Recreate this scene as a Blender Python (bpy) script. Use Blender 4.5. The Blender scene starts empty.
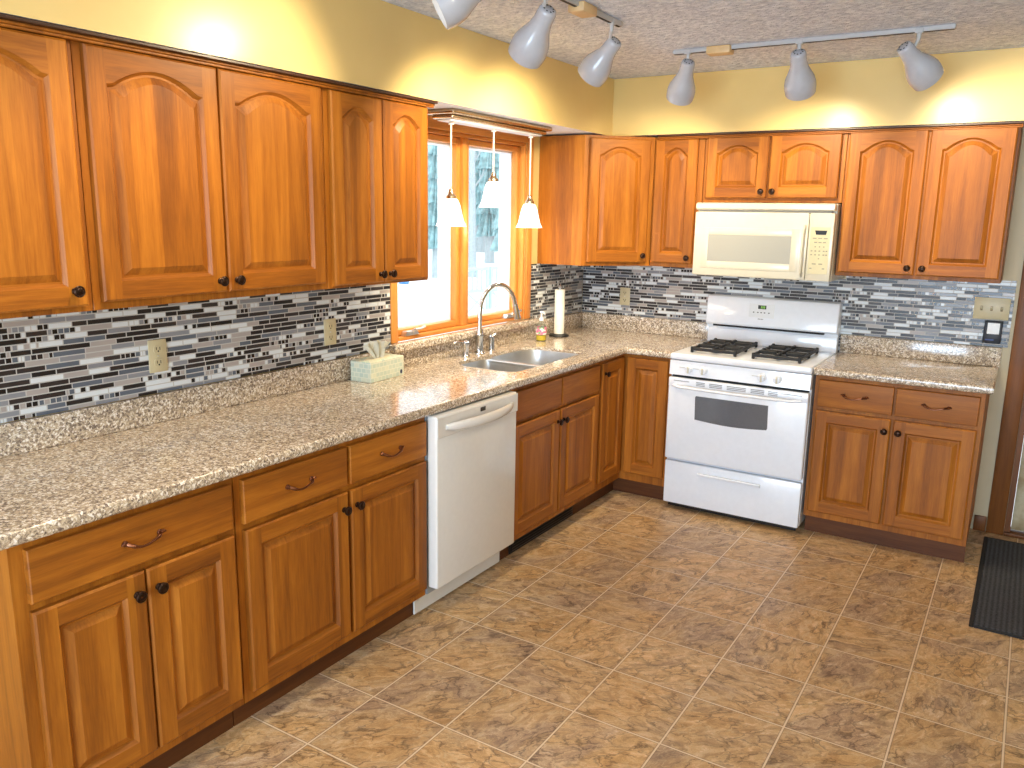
import bpy, bmesh, math, random
from math import sin, cos, pi, radians, sqrt
from mathutils import Vector, Matrix

S = bpy.context.scene
COL = S.collection
rnd = random.Random(7)

def lin(r, g, b):
    f = lambda c: (c/255/12.92) if c/255 <= .04045 else ((c/255+.055)/1.055)**2.4
    return (f(r), f(g), f(b), 1)

# ------------------------------------------------------------------ camera
YAW, PITCH, ROLL, FPX = 0.56028, -0.20416, 0.01693, 819.188
fw = Vector((-sin(YAW)*cos(PITCH), cos(YAW)*cos(PITCH), sin(PITCH)))
r0 = Vector((cos(YAW), sin(YAW), 0)); u0 = r0.cross(fw)
rt = cos(ROLL)*r0 + sin(ROLL)*u0; up = -sin(ROLL)*r0 + cos(ROLL)*u0
cd = bpy.data.cameras.new('camera'); cam = bpy.data.objects.new('camera', cd); COL.objects.link(cam)
cd.sensor_width = 36; cd.lens = FPX/1024*36; cd.clip_start = .05; cd.clip_end = 300
M = Matrix((rt, up, -fw)).transposed().to_4x4(); M.translation = Vector((2.58192, -4.98911, 1.66045))
cam.matrix_world = M
S.camera = cam

# ------------------------------------------------------------------ light and exposure
S.view_settings.view_transform = 'Standard'; S.view_settings.look = 'None'
S.view_settings.gamma = 1; S.view_settings.use_curve_mapping = False
S.view_settings.exposure = 0.25
W = bpy.data.worlds.new('world'); S.world = W; W.use_nodes = True
bg = W.node_tree.nodes['Background']; bg.inputs[0].default_value = (.90, .955, 1, 1); bg.inputs[1].default_value = 2.2

def lamp(name, kind, loc, power, color=(1, 1, 1), aim=None, size=.1, sizey=None, cone=None, blend=.5, radius=.03):
    d = bpy.data.lights.new(name, kind); o = bpy.data.objects.new(name, d); COL.objects.link(o)
    d.energy = power; d.color = color; o.location = loc
    if kind == 'AREA':
        d.size = size
        if sizey: d.shape = 'RECTANGLE'; d.size_y = sizey
    else: d.shadow_soft_size = radius
    if kind == 'SPOT': d.spot_size = cone; d.spot_blend = blend
    if aim is not None: o.rotation_euler = (Vector(aim)-Vector(loc)).to_track_quat('-Z', 'Y').to_euler()
    return o
# daylight coming in through the kitchen window and the glazed doors of the room behind
lamp('patio_daylight', 'AREA', (2.4, -8.05, 1.25), 230, (.60, .79, 1), aim=(1.9, 0, 3.6), size=2.6, sizey=1.9)
# globe ceiling fixture of the kitchen, above the frame
lamp('ceiling_globe_lamp', 'POINT', (2.35, -3.55, 2.2), 12, (1, .90, .74), radius=.09)
lamp('track_lamp_off_frame', 'SPOT', (.95, -3.55, 2.3), 40, (1, .82, .54), aim=(.32, -3.5, 1.0), cone=radians(100), blend=.8, radius=.05)

# ------------------------------------------------------------------ node helpers
class NT:
    def __init__(s, name):
        s.m = bpy.data.materials.new(name); s.m.use_nodes = True; s.t = s.m.node_tree
        s.b = s.t.nodes['Principled BSDF']
    def n(s, typ, **kw):
        x = s.t.nodes.new(typ)
        for k, v in kw.items(): setattr(x, k, v)
        return x
    def l(s, a, b): s.t.links.new(a, b)
    def val(s, sock, v):
        if hasattr(v, 'default_value') or isinstance(v, bpy.types.NodeSocket): s.l(v, sock)
        else: sock.default_value = v
    def math(s, op, a, b=0.0, c=None):
        x = s.n('ShaderNodeMath', operation=op); s.val(x.inputs[0], a); s.val(x.inputs[1], b)
        if c is not None: s.val(x.inputs[2], c)
        return x.outputs[0]
    def vmath(s, op, a, b=(0, 0, 0)):
        x = s.n('ShaderNodeVectorMath', operation=op); s.val(x.inputs[0], a); s.val(x.inputs[1], b); return x.outputs[0]
    def mix(s, fac, a, b, mode='MIX'):
        x = s.n('ShaderNodeMix', data_type='RGBA', blend_type=mode); s.val(x.inputs[0], fac); s.val(x.inputs[6], a); s.val(x.inputs[7], b); return x.outputs[2]
    def ramp(s, fac, stops, interp='LINEAR'):
        x = s.n('ShaderNodeValToRGB'); cr = x.color_ramp; cr.interpolation = interp
        while len(cr.elements) < len(stops): cr.elements.new(1)
        for e, (p, c) in zip(cr.elements, stops): e.position = p; e.color = c if len(c) == 4 else (*c, 1)
        s.val(x.inputs[0], fac); return x.outputs[0]
    def noise(s, vec, scale, detail=4, rough=.5, dist=0.0, out=0):
        x = s.n('ShaderNodeTexNoise'); s.l(vec, x.inputs['Vector']); x.inputs['Scale'].default_value = scale
        x.inputs['Detail'].default_value = detail; x.inputs['Roughness'].default_value = rough; x.inputs['Distortion'].default_value = dist
        return x.outputs[out]
    def coords(s, which='Object'): return s.n('ShaderNodeTexCoord').outputs[which]
    def bump(s, h, strength=.3, dist=.002):
        x = s.n('ShaderNodeBump'); x.inputs['Strength'].default_value = strength; x.inputs['Distance'].default_value = dist
        s.l(h, x.inputs['Height']); s.l(x.outputs[0], s.b.inputs['Normal'])

def plain(name, col, rough=.5, metal=0.0, coat=0.0, emit=None, estr=0.0, var=.04, scale=40):
    t = NT(name)
    c = t.coords()
    f = t.noise(c, scale, 3)
    d = tuple(max(0, x*(1-var*2)) for x in col[:3])+(1,)
    e = tuple(min(1, x*(1+var)) for x in col[:3])+(1,)
    t.l(t.ramp(f, [(.3, d), (.7, e)]), t.b.inputs['Base Color'])
    t.b.inputs['Roughness'].default_value = rough; t.b.inputs['Metallic'].default_value = metal
    if coat: t.b.inputs['Coat Weight'].default_value = coat; t.b.inputs['Coat Roughness'].default_value = .08
    if emit: t.b.inputs['Emission Color'].default_value = emit; t.b.inputs['Emission Strength'].default_value = estr
    return t.m

def wood(name, axis, dark, mid, light, rough=.5):
    """axis: 'z' grain runs up the piece, 'x' along it"""
    t = NT(name)
    oi = t.n('ShaderNodeObjectInfo').outputs['Random']
    off = t.n('ShaderNodeCombineXYZ'); t.l(t.math('MULTIPLY', oi, 31.0), off.inputs[0]); t.l(t.math('MULTIPLY', oi, 17.0), off.inputs[2])
    co = t.coords()
    p = t.vmath('ADD', co, off.outputs[0])
    sx, sz = (26., 1.6) if axis == 'z' else (1.6, 26.)
    q = t.vmath('MULTIPLY', p, (sx, 26., sz))
    n1 = t.noise(q, 1.0, 5, .55, .6)
    q2 = t.vmath('MULTIPLY', p, (sx*8, 200., sz*8))
    n2 = t.noise(q2, 1.0, 3, .6)
    s = t.n('ShaderNodeSeparateXYZ'); t.l(p, s.inputs[0])
    across = s.outputs[0] if axis == 'z' else s.outputs[2]
    brd = t.math('FLOOR', t.math('DIVIDE', across, .083))
    wn = t.n('ShaderNodeTexWhiteNoise', noise_dimensions='1D'); t.l(brd, wn.inputs['W'])
    f = t.math('ADD', t.math('MULTIPLY', n1, .7), t.math('MULTIPLY', n2, .3))
    f = t.math('ADD', f, t.math('MULTIPLY', t.math('SUBTRACT', wn.outputs[0], .5), .16))
    f = t.math('ADD', f, t.math('MULTIPLY', t.math('SUBTRACT', oi, .5), .06))
    c = t.ramp(f, [(.22, dark), (.5, mid), (.80, light)])
    t.l(c, t.b.inputs['Base Color'])
    t.b.inputs['Roughness'].default_value = rough
    t.b.inputs['Specular IOR Level'].default_value = .3; t.b.inputs['Coat Weight'].default_value = .05; t.b.inputs['Coat Roughness'].default_value = .3
    t.bump(n2, .06, .001)
    return t.m

WD, WM, WL = lin(104, 55, 13), lin(150, 87, 21), lin(188, 118, 36)
wood_v = wood('cherry_wood_upright', 'z', WD, WM, WL)
wood_h = wood('cherry_wood_lengthwise', 'x', WD, WM, WL)
toe_wood = wood('stained_and_shaded_toe_wood', 'x', lin(62, 32, 14), lin(88, 48, 20), lin(110, 64, 28))  # darker stain, with part of the shade under the cabinets put into the colour
oak_v = wood('golden_oak_trim_upright', 'z', lin(176, 105, 44), lin(212, 140, 66), lin(230, 165, 90), .35)
oak_h = wood('golden_oak_trim_lengthwise', 'x', lin(176, 105, 44), lin(212, 140, 66), lin(230, 165, 90), .35)
door_wood = wood('dark_oak_door_trim', 'z', lin(80, 44, 16), lin(110, 64, 25), lin(134, 82, 34), .45)
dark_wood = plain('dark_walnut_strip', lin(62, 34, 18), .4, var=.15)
bronze = plain('oil_rubbed_bronze', lin(58, 42, 34), .3, .9)
copper = plain('antique_copper', lin(120, 78, 58), .28, .95)
dish_enamel = plain('off_white_enamel', lin(222, 220, 216), .22, 0, .3, var=.01)
white_enamel = plain('white_enamel', lin(232, 236, 243), .18, 0, .4, var=.01)
grey_enamel = plain('grey_painted_steel', lin(150, 158, 166), .4, .2, var=.02)
cream_plastic = plain('cream_plastic', lin(208, 202, 182), .3, 0, .2, var=.015)
cream_panel = plain('cream_keypad', lin(206, 196, 158), .35, var=.02)
almond = plain('almond_plastic', lin(196, 184, 148), .4, var=.02)
black_iron = plain('black_cast_iron', lin(22, 22, 23), .55, 0, var=.1)
black_plastic = plain('black_plastic', lin(16, 16, 18), .35)
dark_slot = plain('dark_slot', lin(12, 12, 14), .7)
chrome = plain('chrome', lin(205, 208, 212), .12, 1.0, var=.01)
nickel = plain('brushed_nickel', lin(196, 178, 150), .25, 1.0, var=.06)
steel = plain('stainless_steel', lin(206, 208, 210), .34, 1.0, var=.05, scale=15)
white_paint = plain('white_paint', lin(228, 232, 238), .6, var=.02)
white_plastic = plain('white_plastic', lin(236, 236, 234), .35, var=.02)
track_white = plain('track_white', lin(176, 178, 182), .35, var=.02)
track_tan = plain('aged_ivory_plastic', lin(206, 176, 130), .45, var=.04)
head_white = plain('lamp_head_white_enamel', lin(176, 179, 188), .25, 0, .3, var=.02)
oven_glass = plain('oven_window_glass', lin(98, 100, 106), .15, 0, .5, var=.08, scale=300)
micro_glass = plain('microwave_screen', lin(160, 160, 152), .35, var=.04, scale=600)
green_led = plain('green_display', lin(40, 70, 20), .3, emit=(.35, .75, .1, 1), estr=.5)
grey_print = plain('grey_print', lin(150, 148, 130), .6)
print_dark = plain('dark_print', lin(84, 84, 84), .6)
paper = plain('paper', lin(240, 236, 222), .9, var=.03)
tissue_mat = plain('tissue_paper', lin(240, 236, 220), .9, var=.03)
cord_white = plain('white_cord', lin(236, 226, 210), .5)
bulb_mat = plain('lit_bulb', (1, .9, .7, 1), .4, emit=(1, .82, .5, 1), estr=2)

def yellow_wall():
    t = NT('yellow_wall_paint'); c = t.coords()
    n = t.noise(c, 3, 4); n2 = t.noise(c, 160, 3)
    t.l(t.ramp(n, [(.3, lin(216, 188, 122)), (.7, lin(222, 195, 130))]), t.b.inputs['Base Color'])
    t.b.inputs['Roughness'].default_value = .32; t.bump(n2, .12, .001); return t.m
yellow = yellow_wall()
def ceiling_mat():
    t = NT('stippled_ceiling'); c = t.coords()
    n = t.noise(c, 34, 6, .65, .8); v = t.n('ShaderNodeTexVoronoi'); t.l(c, v.inputs['Vector']); v.inputs['Scale'].default_value = 42
    h = t.math('ADD', n, t.math('MULTIPLY', v.outputs[0], .5))
    t.l(t.ramp(n, [(.38, lin(196, 204, 222)), (.6, lin(236, 241, 252))]), t.b.inputs['Base Color'])
    t.b.inputs['Roughness'].default_value = .9; t.bump(h, 1.0, .022); return t.m
ceil_m = ceiling_mat()

def granite():
    t = NT('speckled_granite'); c = t.coords()
    nz = t.n('ShaderNodeTexNoise'); t.l(c, nz.inputs['Vector']); nz.inputs['Scale'].default_value = 90; nz.inputs['Detail'].default_value = 2
    w = t.vmath('ADD', c, t.vmath('MULTIPLY', nz.outputs[1], (.012, .012, .012)))
    v = t.n('ShaderNodeTexVoronoi'); t.l(w, v.inputs['Vector']); v.inputs['Scale'].default_value = 145
    s = t.n('ShaderNodeSeparateColor'); t.l(v.outputs['Color'], s.inputs[0])
    v2 = t.n('ShaderNodeTexVoronoi'); t.l(w, v2.inputs['Vector']); v2.inputs['Scale'].default_value = 280
    s2 = t.n('ShaderNodeSeparateColor'); t.l(v2.outputs['Color'], s2.inputs[0])
    f = t.math('ADD', t.math('MULTIPLY', s.outputs[0], .62), t.math('MULTIPLY', s2.outputs[1], .38))
    col = t.ramp(f, [(.12, lin(104, 90, 82)), (.32, lin(150, 134, 118)), (.5, lin(182, 163, 138)), (.66, lin(204, 187, 162)), (.84, lin(240, 234, 226))])
    t.l(col, t.b.inputs['Base Color']); t.b.inputs['Roughness'].default_value = .2
    t.b.inputs['Coat Weight'].default_value = .5; t.b.inputs['Coat Roughness'].default_value = .05
    return t.m
granite_m = granite()

def mosaic():
    t = NT('linear_glass_mosaic'); c = t.coords()
    s = t.n('ShaderNodeSeparateXYZ'); t.l(c, s.inputs[0])
    rowh = .0181
    zr = t.math('DIVIDE', s.outputs[2], rowh); row = t.math('FLOOR', zr); fz = t.math('FRACT', zr)
    wn = t.n('ShaderNodeTexWhiteNoise', noise_dimensions='1D'); t.l(row, wn.inputs['W'])
    u = t.math('ADD', t.math('DIVIDE', s.outputs[0], .086), t.math('MULTIPLY', wn.outputs[0], 400))
    v = t.n('ShaderNodeTexVoronoi', voronoi_dimensions='1D'); t.l(u, v.inputs['W']); v.inputs['Scale'].default_value = 1
    e = t.n('ShaderNodeTexVoronoi', voronoi_dimensions='1D', feature='DISTANCE_TO_EDGE'); t.l(u, e.inputs['W']); e.inputs['Scale'].default_value = 1
    sc = t.n('ShaderNodeSeparateColor'); t.l(v.outputs['Color'], sc.inputs[0])
    # some lengths are cut into small squares
    cut = t.math('GREATER_THAN', sc.outputs[1], .80)
    uq = t.math('MULTIPLY', u, 4.6)
    wq = t.n('ShaderNodeTexWhiteNoise', noise_dimensions='1D'); t.l(t.math('FLOOR', uq), wq.inputs['W'])
    pick = t.math('ADD', t.math('MULTIPLY', sc.outputs[0], t.math('SUBTRACT', 1, cut)), t.math('MULTIPLY', wq.outputs[0], cut))
    col = t.ramp(pick, [(0, lin(28, 26, 30)), (.22, lin(48, 42, 44)), (.36, lin(92, 100, 112)), (.50, lin(134, 136, 142)), (.62, lin(166, 158, 154)), (.75, lin(214, 220, 224))], 'CONSTANT')
    sq = t.math('MULTIPLY', cut, t.math('GREATER_THAN', t.math('ABSOLUTE', t.math('SUBTRACT', t.math('FRACT', uq), .5)), .42))
    tile = t.math('MULTIPLY', t.math('GREATER_THAN', e.outputs['Distance'], .02), t.math('MULTIPLY', t.math('GREATER_THAN', fz, .10), t.math('LESS_THAN', fz, .90)))
    tile = t.math('MULTIPLY', tile, t.math('SUBTRACT', 1, sq))
    t.l(t.mix(tile, lin(186, 184, 180), col), t.b.inputs['Base Color'])
    t.l(t.math('SUBTRACT', .75, t.math('MULTIPLY', tile, t.math('ADD', .36, t.math('MULTIPLY', sc.outputs[1], .16)))), t.b.inputs['Roughness'])
    t.bump(tile, .5, .001); return t.m
mosaic_m = mosaic()

def slate_floor():
    t = NT('slate_pattern_vinyl_tile'); c = t.coords()
    s = t.n('ShaderNodeSeparateXYZ'); t.l(c, s.inputs[0]); P = .3125
    fx = t.math('DIVIDE', t.math('SUBTRACT', s.outputs[0], .815), P); fy = t.math('DIVIDE', t.math('ADD', s.outputs[1], .86), P)
    ix, iy = t.math('FLOOR', fx), t.math('FLOOR', fy)
    cell = t.n('ShaderNodeCombineXYZ'); t.l(ix, cell.inputs[0]); t.l(iy, cell.inputs[1])
    wn = t.n('ShaderNodeTexWhiteNoise', noise_dimensions='3D'); t.l(cell.outputs[0], wn.inputs['Vector'])
    flip = t.math('GREATER_THAN', wn.outputs[0], .5)
    sc = t.n('ShaderNodeCombineXYZ'); t.l(t.math('ADD', .62, t.math('MULTIPLY', flip, .6)), sc.inputs[0]); t.l(t.math('ADD', .62, t.math('MULTIPLY', t.math('SUBTRACT', 1, flip), .6)), sc.inputs[1]); sc.inputs[2].default_value = 1
    ro = t.n('ShaderNodeVectorRotate', rotation_type='Z_AXIS'); t.l(c, ro.inputs['Vector']); t.l(t.math('MULTIPLY', t.math('SUBTRACT', wn.outputs[0], .5), 2.4), ro.inputs['Angle'])
    p = t.vmath('ADD', t.vmath('MULTIPLY', ro.outputs[0], sc.outputs[0]), t.vmath('MULTIPLY', wn.outputs[1], (40, 40, 40)))
    warp = t.n('ShaderNodeTexNoise'); t.l(p, warp.inputs['Vector']); warp.inputs['Scale'].default_value = 8; warp.inputs['Detail'].default_value = 8; warp.inputs['Roughness'].default_value = .62
    pw = t.vmath('ADD', p, t.vmath('MULTIPLY', warp.outputs[1], (.2, .2, .0)))
    n1 = t.noise(pw, 28, 10, .84, .2)
    n2 = t.noise(pw, 3.2, 4, .6)
    n3 = t.noise(p, 2.0, 3)
    col = t.ramp(n1, [(.36, lin(100, 74, 52)), (.44, lin(156, 122, 88)), (.5, lin(196, 160, 118)), (.56, lin(220, 188, 144)), (.64, lin(250, 234, 208))])
    hue = t.ramp(n2, [(.40, lin(176, 150, 132)), (.5, lin(222, 182, 128)), (.60, lin(230, 178, 108))])
    col = t.mix(.38, col, hue)
    rg = t.n('ShaderNodeTexNoise', noise_type='RIDGED_MULTIFRACTAL') if False else None
    ed = t.n('ShaderNodeTexVoronoi', feature='DISTANCE_TO_EDGE'); t.l(pw, ed.inputs['Vector']); ed.inputs['Scale'].default_value = 19
    crack = t.ramp(ed.outputs['Distance'], [(0, (1, 1, 1, 1)), (.07, (0, 0, 0, 1))])
    n4 = t.noise(p, 12, 3)
    crackm = t.math('MULTIPLY', crack, t.ramp(n4, [(.44, (0, 0, 0, 1)), (.54, (1, 1, 1, 1))]))
    col = t.mix(t.math('MULTIPLY', crackm, .7), col, lin(72, 48, 34))
    ed2 = t.n('ShaderNodeTexVoronoi', feature='DISTANCE_TO_EDGE'); t.l(t.vmath('ADD', pw, (3.3, 1.7, 0)), ed2.inputs['Vector']); ed2.inputs['Scale'].default_value = 24
    vein = t.ramp(ed2.outputs['Distance'], [(0, (1, 1, 1, 1)), (.06, (0, 0, 0, 1))])
    veinm = t.math('MULTIPLY', vein, t.ramp(n4, [(.44, (1, 1, 1, 1)), (.54, (0, 0, 0, 1))]))
    col = t.mix(t.math('MULTIPLY', veinm, .75), col, lin(222, 196, 156))
    # per tile tone
    col = t.mix(.35, col, t.mix(1.0, col, t.ramp(wn.outputs[0], [(0, lin(205, 195, 185)), (1, lin(255, 250, 240))]), 'MULTIPLY'))
    def edge(f, w_):
        a = t.math('ABSOLUTE', t.math('SUBTRACT', t.math('FRACT', f), .5)); return t.math('GREATER_THAN', a, .5-w_)
    g0 = t.math('MAXIMUM', edge(fx, .018), edge(fy, .018))
    col = t.mix(t.math('MULTIPLY', g0, .5), col, lin(120, 94, 70))
    g = t.math('MAXIMUM', edge(fx, .0095), edge(fy, .0095))
    col = t.mix(t.math('MULTIPLY', g, .9), col, lin(236, 214, 182))
    t.l(col, t.b.inputs['Base Color']); t.b.inputs['Roughness'].default_value = .42
    t.bump(t.math('SUBTRACT', n1, t.math('MULTIPLY', g, .3)), .2, .002); return t.m
floor_m = slate_floor()

def glass_mat(name='window_glass', tint=(1, 1, 1, 1)):
    t = NT(name); o = t.t.nodes['Material Output']
    tr = t.n('ShaderNodeBsdfTransparent'); tr.inputs[0].default_value = tint
    gl = t.n('ShaderNodeBsdfGlossy'); gl.inputs['Roughness'].default_value = .02
    lw = t.n('ShaderNodeLayerWeight'); fr = t.n('ShaderNodeMath', operation='MULTIPLY_ADD'); t.l(t.math('POWER', lw.outputs['Facing'], 5.0), fr.inputs[0]); fr.inputs[1].default_value = .7; fr.inputs[2].default_value = .03
    mx = t.n('ShaderNodeMixShader'); t.l(fr.outputs[0], mx.inputs[0]); t.l(tr.outputs[0], mx.inputs[1]); t.l(gl.outputs[0], mx.inputs[2])
    t.l(mx.outputs[0], o.inputs['Surface']); return t.m
glass = glass_mat()
clear_plastic = glass_mat('clear_plastic', (.86, .92, .93, 1))
def shade_mat():
    t = NT('frosted_lit_glass'); t.b.inputs['Base Color'].default_value = (.92, .9, .86, 1); t.b.inputs['Roughness'].default_value = .4
    n = t.noise(t.coords(), 20, 2)
    t.l(t.ramp(n, [(.3, (1, .90, .78, 1)), (.7, (1, .96, .9, 1))]), t.b.inputs['Emission Color']); t.b.inputs['Emission Strength'].default_value = 1.0
    return t.m
shade_m = shade_mat()
def mat_rug():
    t = NT('black_ribbed_mat'); c = t.coords(); s = t.n('ShaderNodeSeparateXYZ'); t.l(c, s.inputs[0])
    st = t.math('SINE', t.math('MULTIPLY', s.outputs[0], 2*pi/.02)); n = t.noise(c, 160, 3)
    f = t.math('ADD', t.math('MULTIPLY', st, .16), n)
    t.l(t.ramp(f, [(.1, lin(20, 21, 24)), (.9, lin(82, 84, 90))]), t.b.inputs['Base Color']); t.b.inputs['Roughness'].default_value = .95
    t.bump(f, .6, .003); return t.m
rug_m = mat_rug()
def tissue_box_mat():
    t = NT('tissue_box_print'); c = t.coords(); b = t.n('ShaderNodeTexBrick'); 
    s = t.n('ShaderNodeSeparateXYZ'); t.l(c, s.inputs[0]); v = t.n('ShaderNodeCombineXYZ')
    t.l(t.math('ADD', s.outputs[0], s.outputs[1]), v.inputs[0]); t.l(s.outputs[2], v.inputs[1]); t.l(v.outputs[0], b.inputs['Vector'])
    b.inputs['Scale'].default_value = 1; b.inputs['Brick Width'].default_value = .026; b.inputs['Row Height'].default_value = .021; b.inputs['Mortar Size'].default_value = .0018
    b.inputs['Color1'].default_value = lin(176, 196, 186); b.inputs['Color2'].default_value = lin(214, 214, 190); b.inputs['Mortar'].default_value = lin(222, 222, 204)
    n = t.noise(c, 14, 2); 
    t.l(t.mix(t.math('MULTIPLY', n, .5), b.outputs[0], lin(196, 200, 176)), t.b.inputs['Base Color']); t.b.inputs['Roughness'].default_value = .55; return t.m
def floral_mat():
    t = NT('floral_label'); c = t.coords(); v = t.n('ShaderNodeTexVoronoi'); t.l(c, v.inputs['Vector']); v.inputs['Scale'].default_value = 70
    s = t.n('ShaderNodeSeparateColor'); t.l(v.outputs['Color'], s.inputs[0])
    t.l(t.ramp(s.outputs[0], [(0, lin(232, 120, 150)), (.3, lin(240, 235, 225)), (.6, lin(120, 170, 120)), (.75, lin(240, 200, 210)), (.9, lin(170, 90, 160))], 'CONSTANT'), t.b.inputs['Base Color'])
    return t.m
def door_leaf_mat():
    t = NT('worn_cream_door'); c = t.coords(); n = t.noise(c, 5, 5, .6)
    t.l(t.ramp(n, [(.35, lin(150, 128, 92)), (.55, lin(196, 184, 152))]), t.b.inputs['Base Color']); t.b.inputs['Roughness'].default_value = .5; return t.m

# ------------------------------------------------------------------ mesh helpers
class MB:
    def __init__(s): s.bm = bmesh.new()
    def box(s, x0, x1, y0, y1, z0, z1, m=0, bev=0, seg=2):
        vs = [s.bm.verts.new(p) for p in ((x0,y0,z0),(x1,y0,z0),(x1,y1,z0),(x0,y1,z0),(x0,y0,z1),(x1,y0,z1),(x1,y1,z1),(x0,y1,z1))]
        fs = [s.bm.faces.new([vs[i] for i in q]) for q in ((0,3,2,1),(4,5,6,7),(0,1,5,4),(1,2,6,5),(2,3,7,6),(3,0,4,7))]
        for f in fs: f.material_index = m
        if bev:
            es = list({e for f in fs for e in f.edges})
            bmesh.ops.bevel(s.bm, geom=es, offset=bev, segments=seg, profile=.5, affect='EDGES', material=m)
        return s
    def prism(s, pts, a, b, axis='y', m=0, bev=0, seg=2):
        """closed 2-D outline extruded from a to b along axis; (p,q) are the other two axes in x,y,z order"""
        def mk(p, h): return {'x': (h, p[0], p[1]), 'y': (p[0], h, p[1]), 'z': (p[0], p[1], h)}[axis]
        A = [s.bm.verts.new(mk(p, a)) for p in pts]; B = [s.bm.verts.new(mk(p, b)) for p in pts]; n = len(pts)
        fs = [s.bm.faces.new(A), s.bm.faces.new(list(reversed(B)))]
        for i in range(n): fs.append(s.bm.faces.new((A[i], B[i], B[(i+1) % n], A[(i+1) % n])))
        for f in fs: f.material_index = m
        if bev:
            es = list({e for f in fs[:2] for e in f.edges})
            bmesh.ops.bevel(s.bm, geom=es, offset=bev, segments=seg, profile=.5, affect='EDGES', material=m)
        return s
    def lathe(s, prof, mtx=None, n=24, m=0, cap=True):
        """prof: (radius, height) from one end to the other, turned round local z"""
        mtx = mtx or Matrix(); rings = []
        for r, h in prof:
            if r < 1e-6: rings.append([s.bm.verts.new(mtx @ Vector((0, 0, h)))])
            else: rings.append([s.bm.verts.new(mtx @ Vector((r*cos(2*pi*i/n), r*sin(2*pi*i/n), h))) for i in range(n)])
        for a, b in zip(rings, rings[1:]):
            for i in range(n):
                j = (i+1) % n
                if len(a) == 1 and len(b) == 1: continue
                if len(a) == 1: f = s.bm.faces.new((a[0], b[j], b[i]))
                elif len(b) == 1: f = s.bm.faces.new((a[i], a[j], b[0]))
                else: f = s.bm.faces.new((a[i], a[j], b[j], b[i]))
                f.material_index = m; f.smooth = True
        if cap:
            for r in (rings[0], rings[-1]):
                if len(r) > 2:
                    f = s.bm.faces.new(r); f.material_index = m
        return s
    def tube(s, pts, rad, n=12, m=0, flat=None):
        """round bar along points; rad one number or one per point; flat=(wide,thick,up) gives an oval section"""
        pts = [Vector(p) for p in pts]; rings = []
        N = len(pts); rs = rad if isinstance(rad, (list, tuple)) else [rad]*N
        prev = None
        for i, p in enumerate(pts):
            d = (pts[min(i+1, N-1)]-pts[max(i-1, 0)]).normalized()
            if prev is None:
                a = Vector((0, 0, 1)) if abs(d.z) < .9 else Vector((1, 0, 0))
                x = d.cross(a).normalized()
            else: x = (prev - d*prev.dot(d)).normalized()
            y = d.cross(x); prev = x
            fx, fy = (1, 1) if not flat else flat
            rings.append([s.bm.verts.new(p + rs[i]*(fx*cos(2*pi*k/n)*x + fy*sin(2*pi*k/n)*y)) for k in range(n)])
        for a, b in zip(rings, rings[1:]):
            for k in range(n):
                f = s.bm.faces.new((a[k], a[(k+1) % n], b[(k+1) % n], b[k])); f.material_index = m; f.smooth = True
        for r in (rings[0], rings[-1]):
            f = s.bm.faces.new(r); f.material_index = m
        return s
    def out(s, name, mats, parent=None, loc=(0, 0, 0), rz=0, sharp=35):
        bmesh.ops.recalc_face_normals(s.bm, faces=s.bm.faces)
        me = bpy.data.meshes.new(name); s.bm.to_mesh(me); s.bm.free()
        for x in (mats if isinstance(mats, (list, tuple)) else [mats]): me.materials.append(x)
        if sharp:
            for p in me.polygons: p.use_smooth = True
            me.set_sharp_from_angle(angle=radians(sharp))
        o = bpy.data.objects.new(name, me); COL.objects.link(o)
        o.location = loc; o.rotation_euler = (0, 0, rz)
        if parent: o.parent = parent
        return o

def tag(o, label, cat, group=None):
    o['label'] = label; o['category'] = cat
    if group: o['group'] = group
    return o
def thing(name, label, cat, loc=(0, 0, 0), rz=0, group=None):
    o = bpy.data.objects.new(name, None); COL.objects.link(o); o.empty_display_size = .1
    o.location = loc; o.rotation_euler = (0, 0, rz)
    return tag(o, label, cat, group)
def struct(o): o['kind'] = 'structure'; return o

# every wall-side thing is built in a frame of its own: x to the viewer's right, y into the wall (wall face at 0), z up
LEFT = pi/2       # rotation that turns that frame to the left wall (wall at world x = 0)

# ------------------------------------------------------------------ the room
ZC, ZS, SD = 2.454, 2.128, .352
XR, YN = 4.4, -8.2
struct(MB().box(-.12, XR, YN, .12, -.12, 0).out('floor', floor_m))
struct(MB().box(-.12, XR, YN, .12, ZC, ZC+.12).out('ceiling', ceil_m))
WY0, WY1, WZ0, WZ1 = -1.945, -.755, 1.04, 2.068          # window opening
w = MB()
w.box(-.12, 0, YN, WY0, 0, ZC); w.box(-.12, 0, WY1, .12, 0, ZC); w.box(-.12, 0, WY0, WY1, 0, WZ0-.04); w.box(-.12, 0, WY0, WY1, WZ1, ZC)
struct(w.out('wall_left', yellow))
DX0, DX1, DZ = 2.622, 3.45, 2.04
w = MB(); w.box(0, DX0, 0, .12, 0, ZC); w.box(DX1, XR, 0, .12, 0, ZC); w.box(DX0, DX1, 0, .12, DZ, ZC)
struct(w.out('wall_back', plain('beige_wall_paint', lin(206, 190, 156), .6, var=.02, scale=8)))
struct(MB().box(XR, XR+.12, YN, .12, 0, ZC).out('wall_right', yellow))
w = MB(); w.box(-.12, .9, YN-.12, YN, 0, ZC); w.box(3.9, XR, YN-.12, YN, 0, ZC); w.box(.9, 3.9, YN-.12, YN, 2.2, ZC)
struct(w.out('wall_front', yellow))
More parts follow.
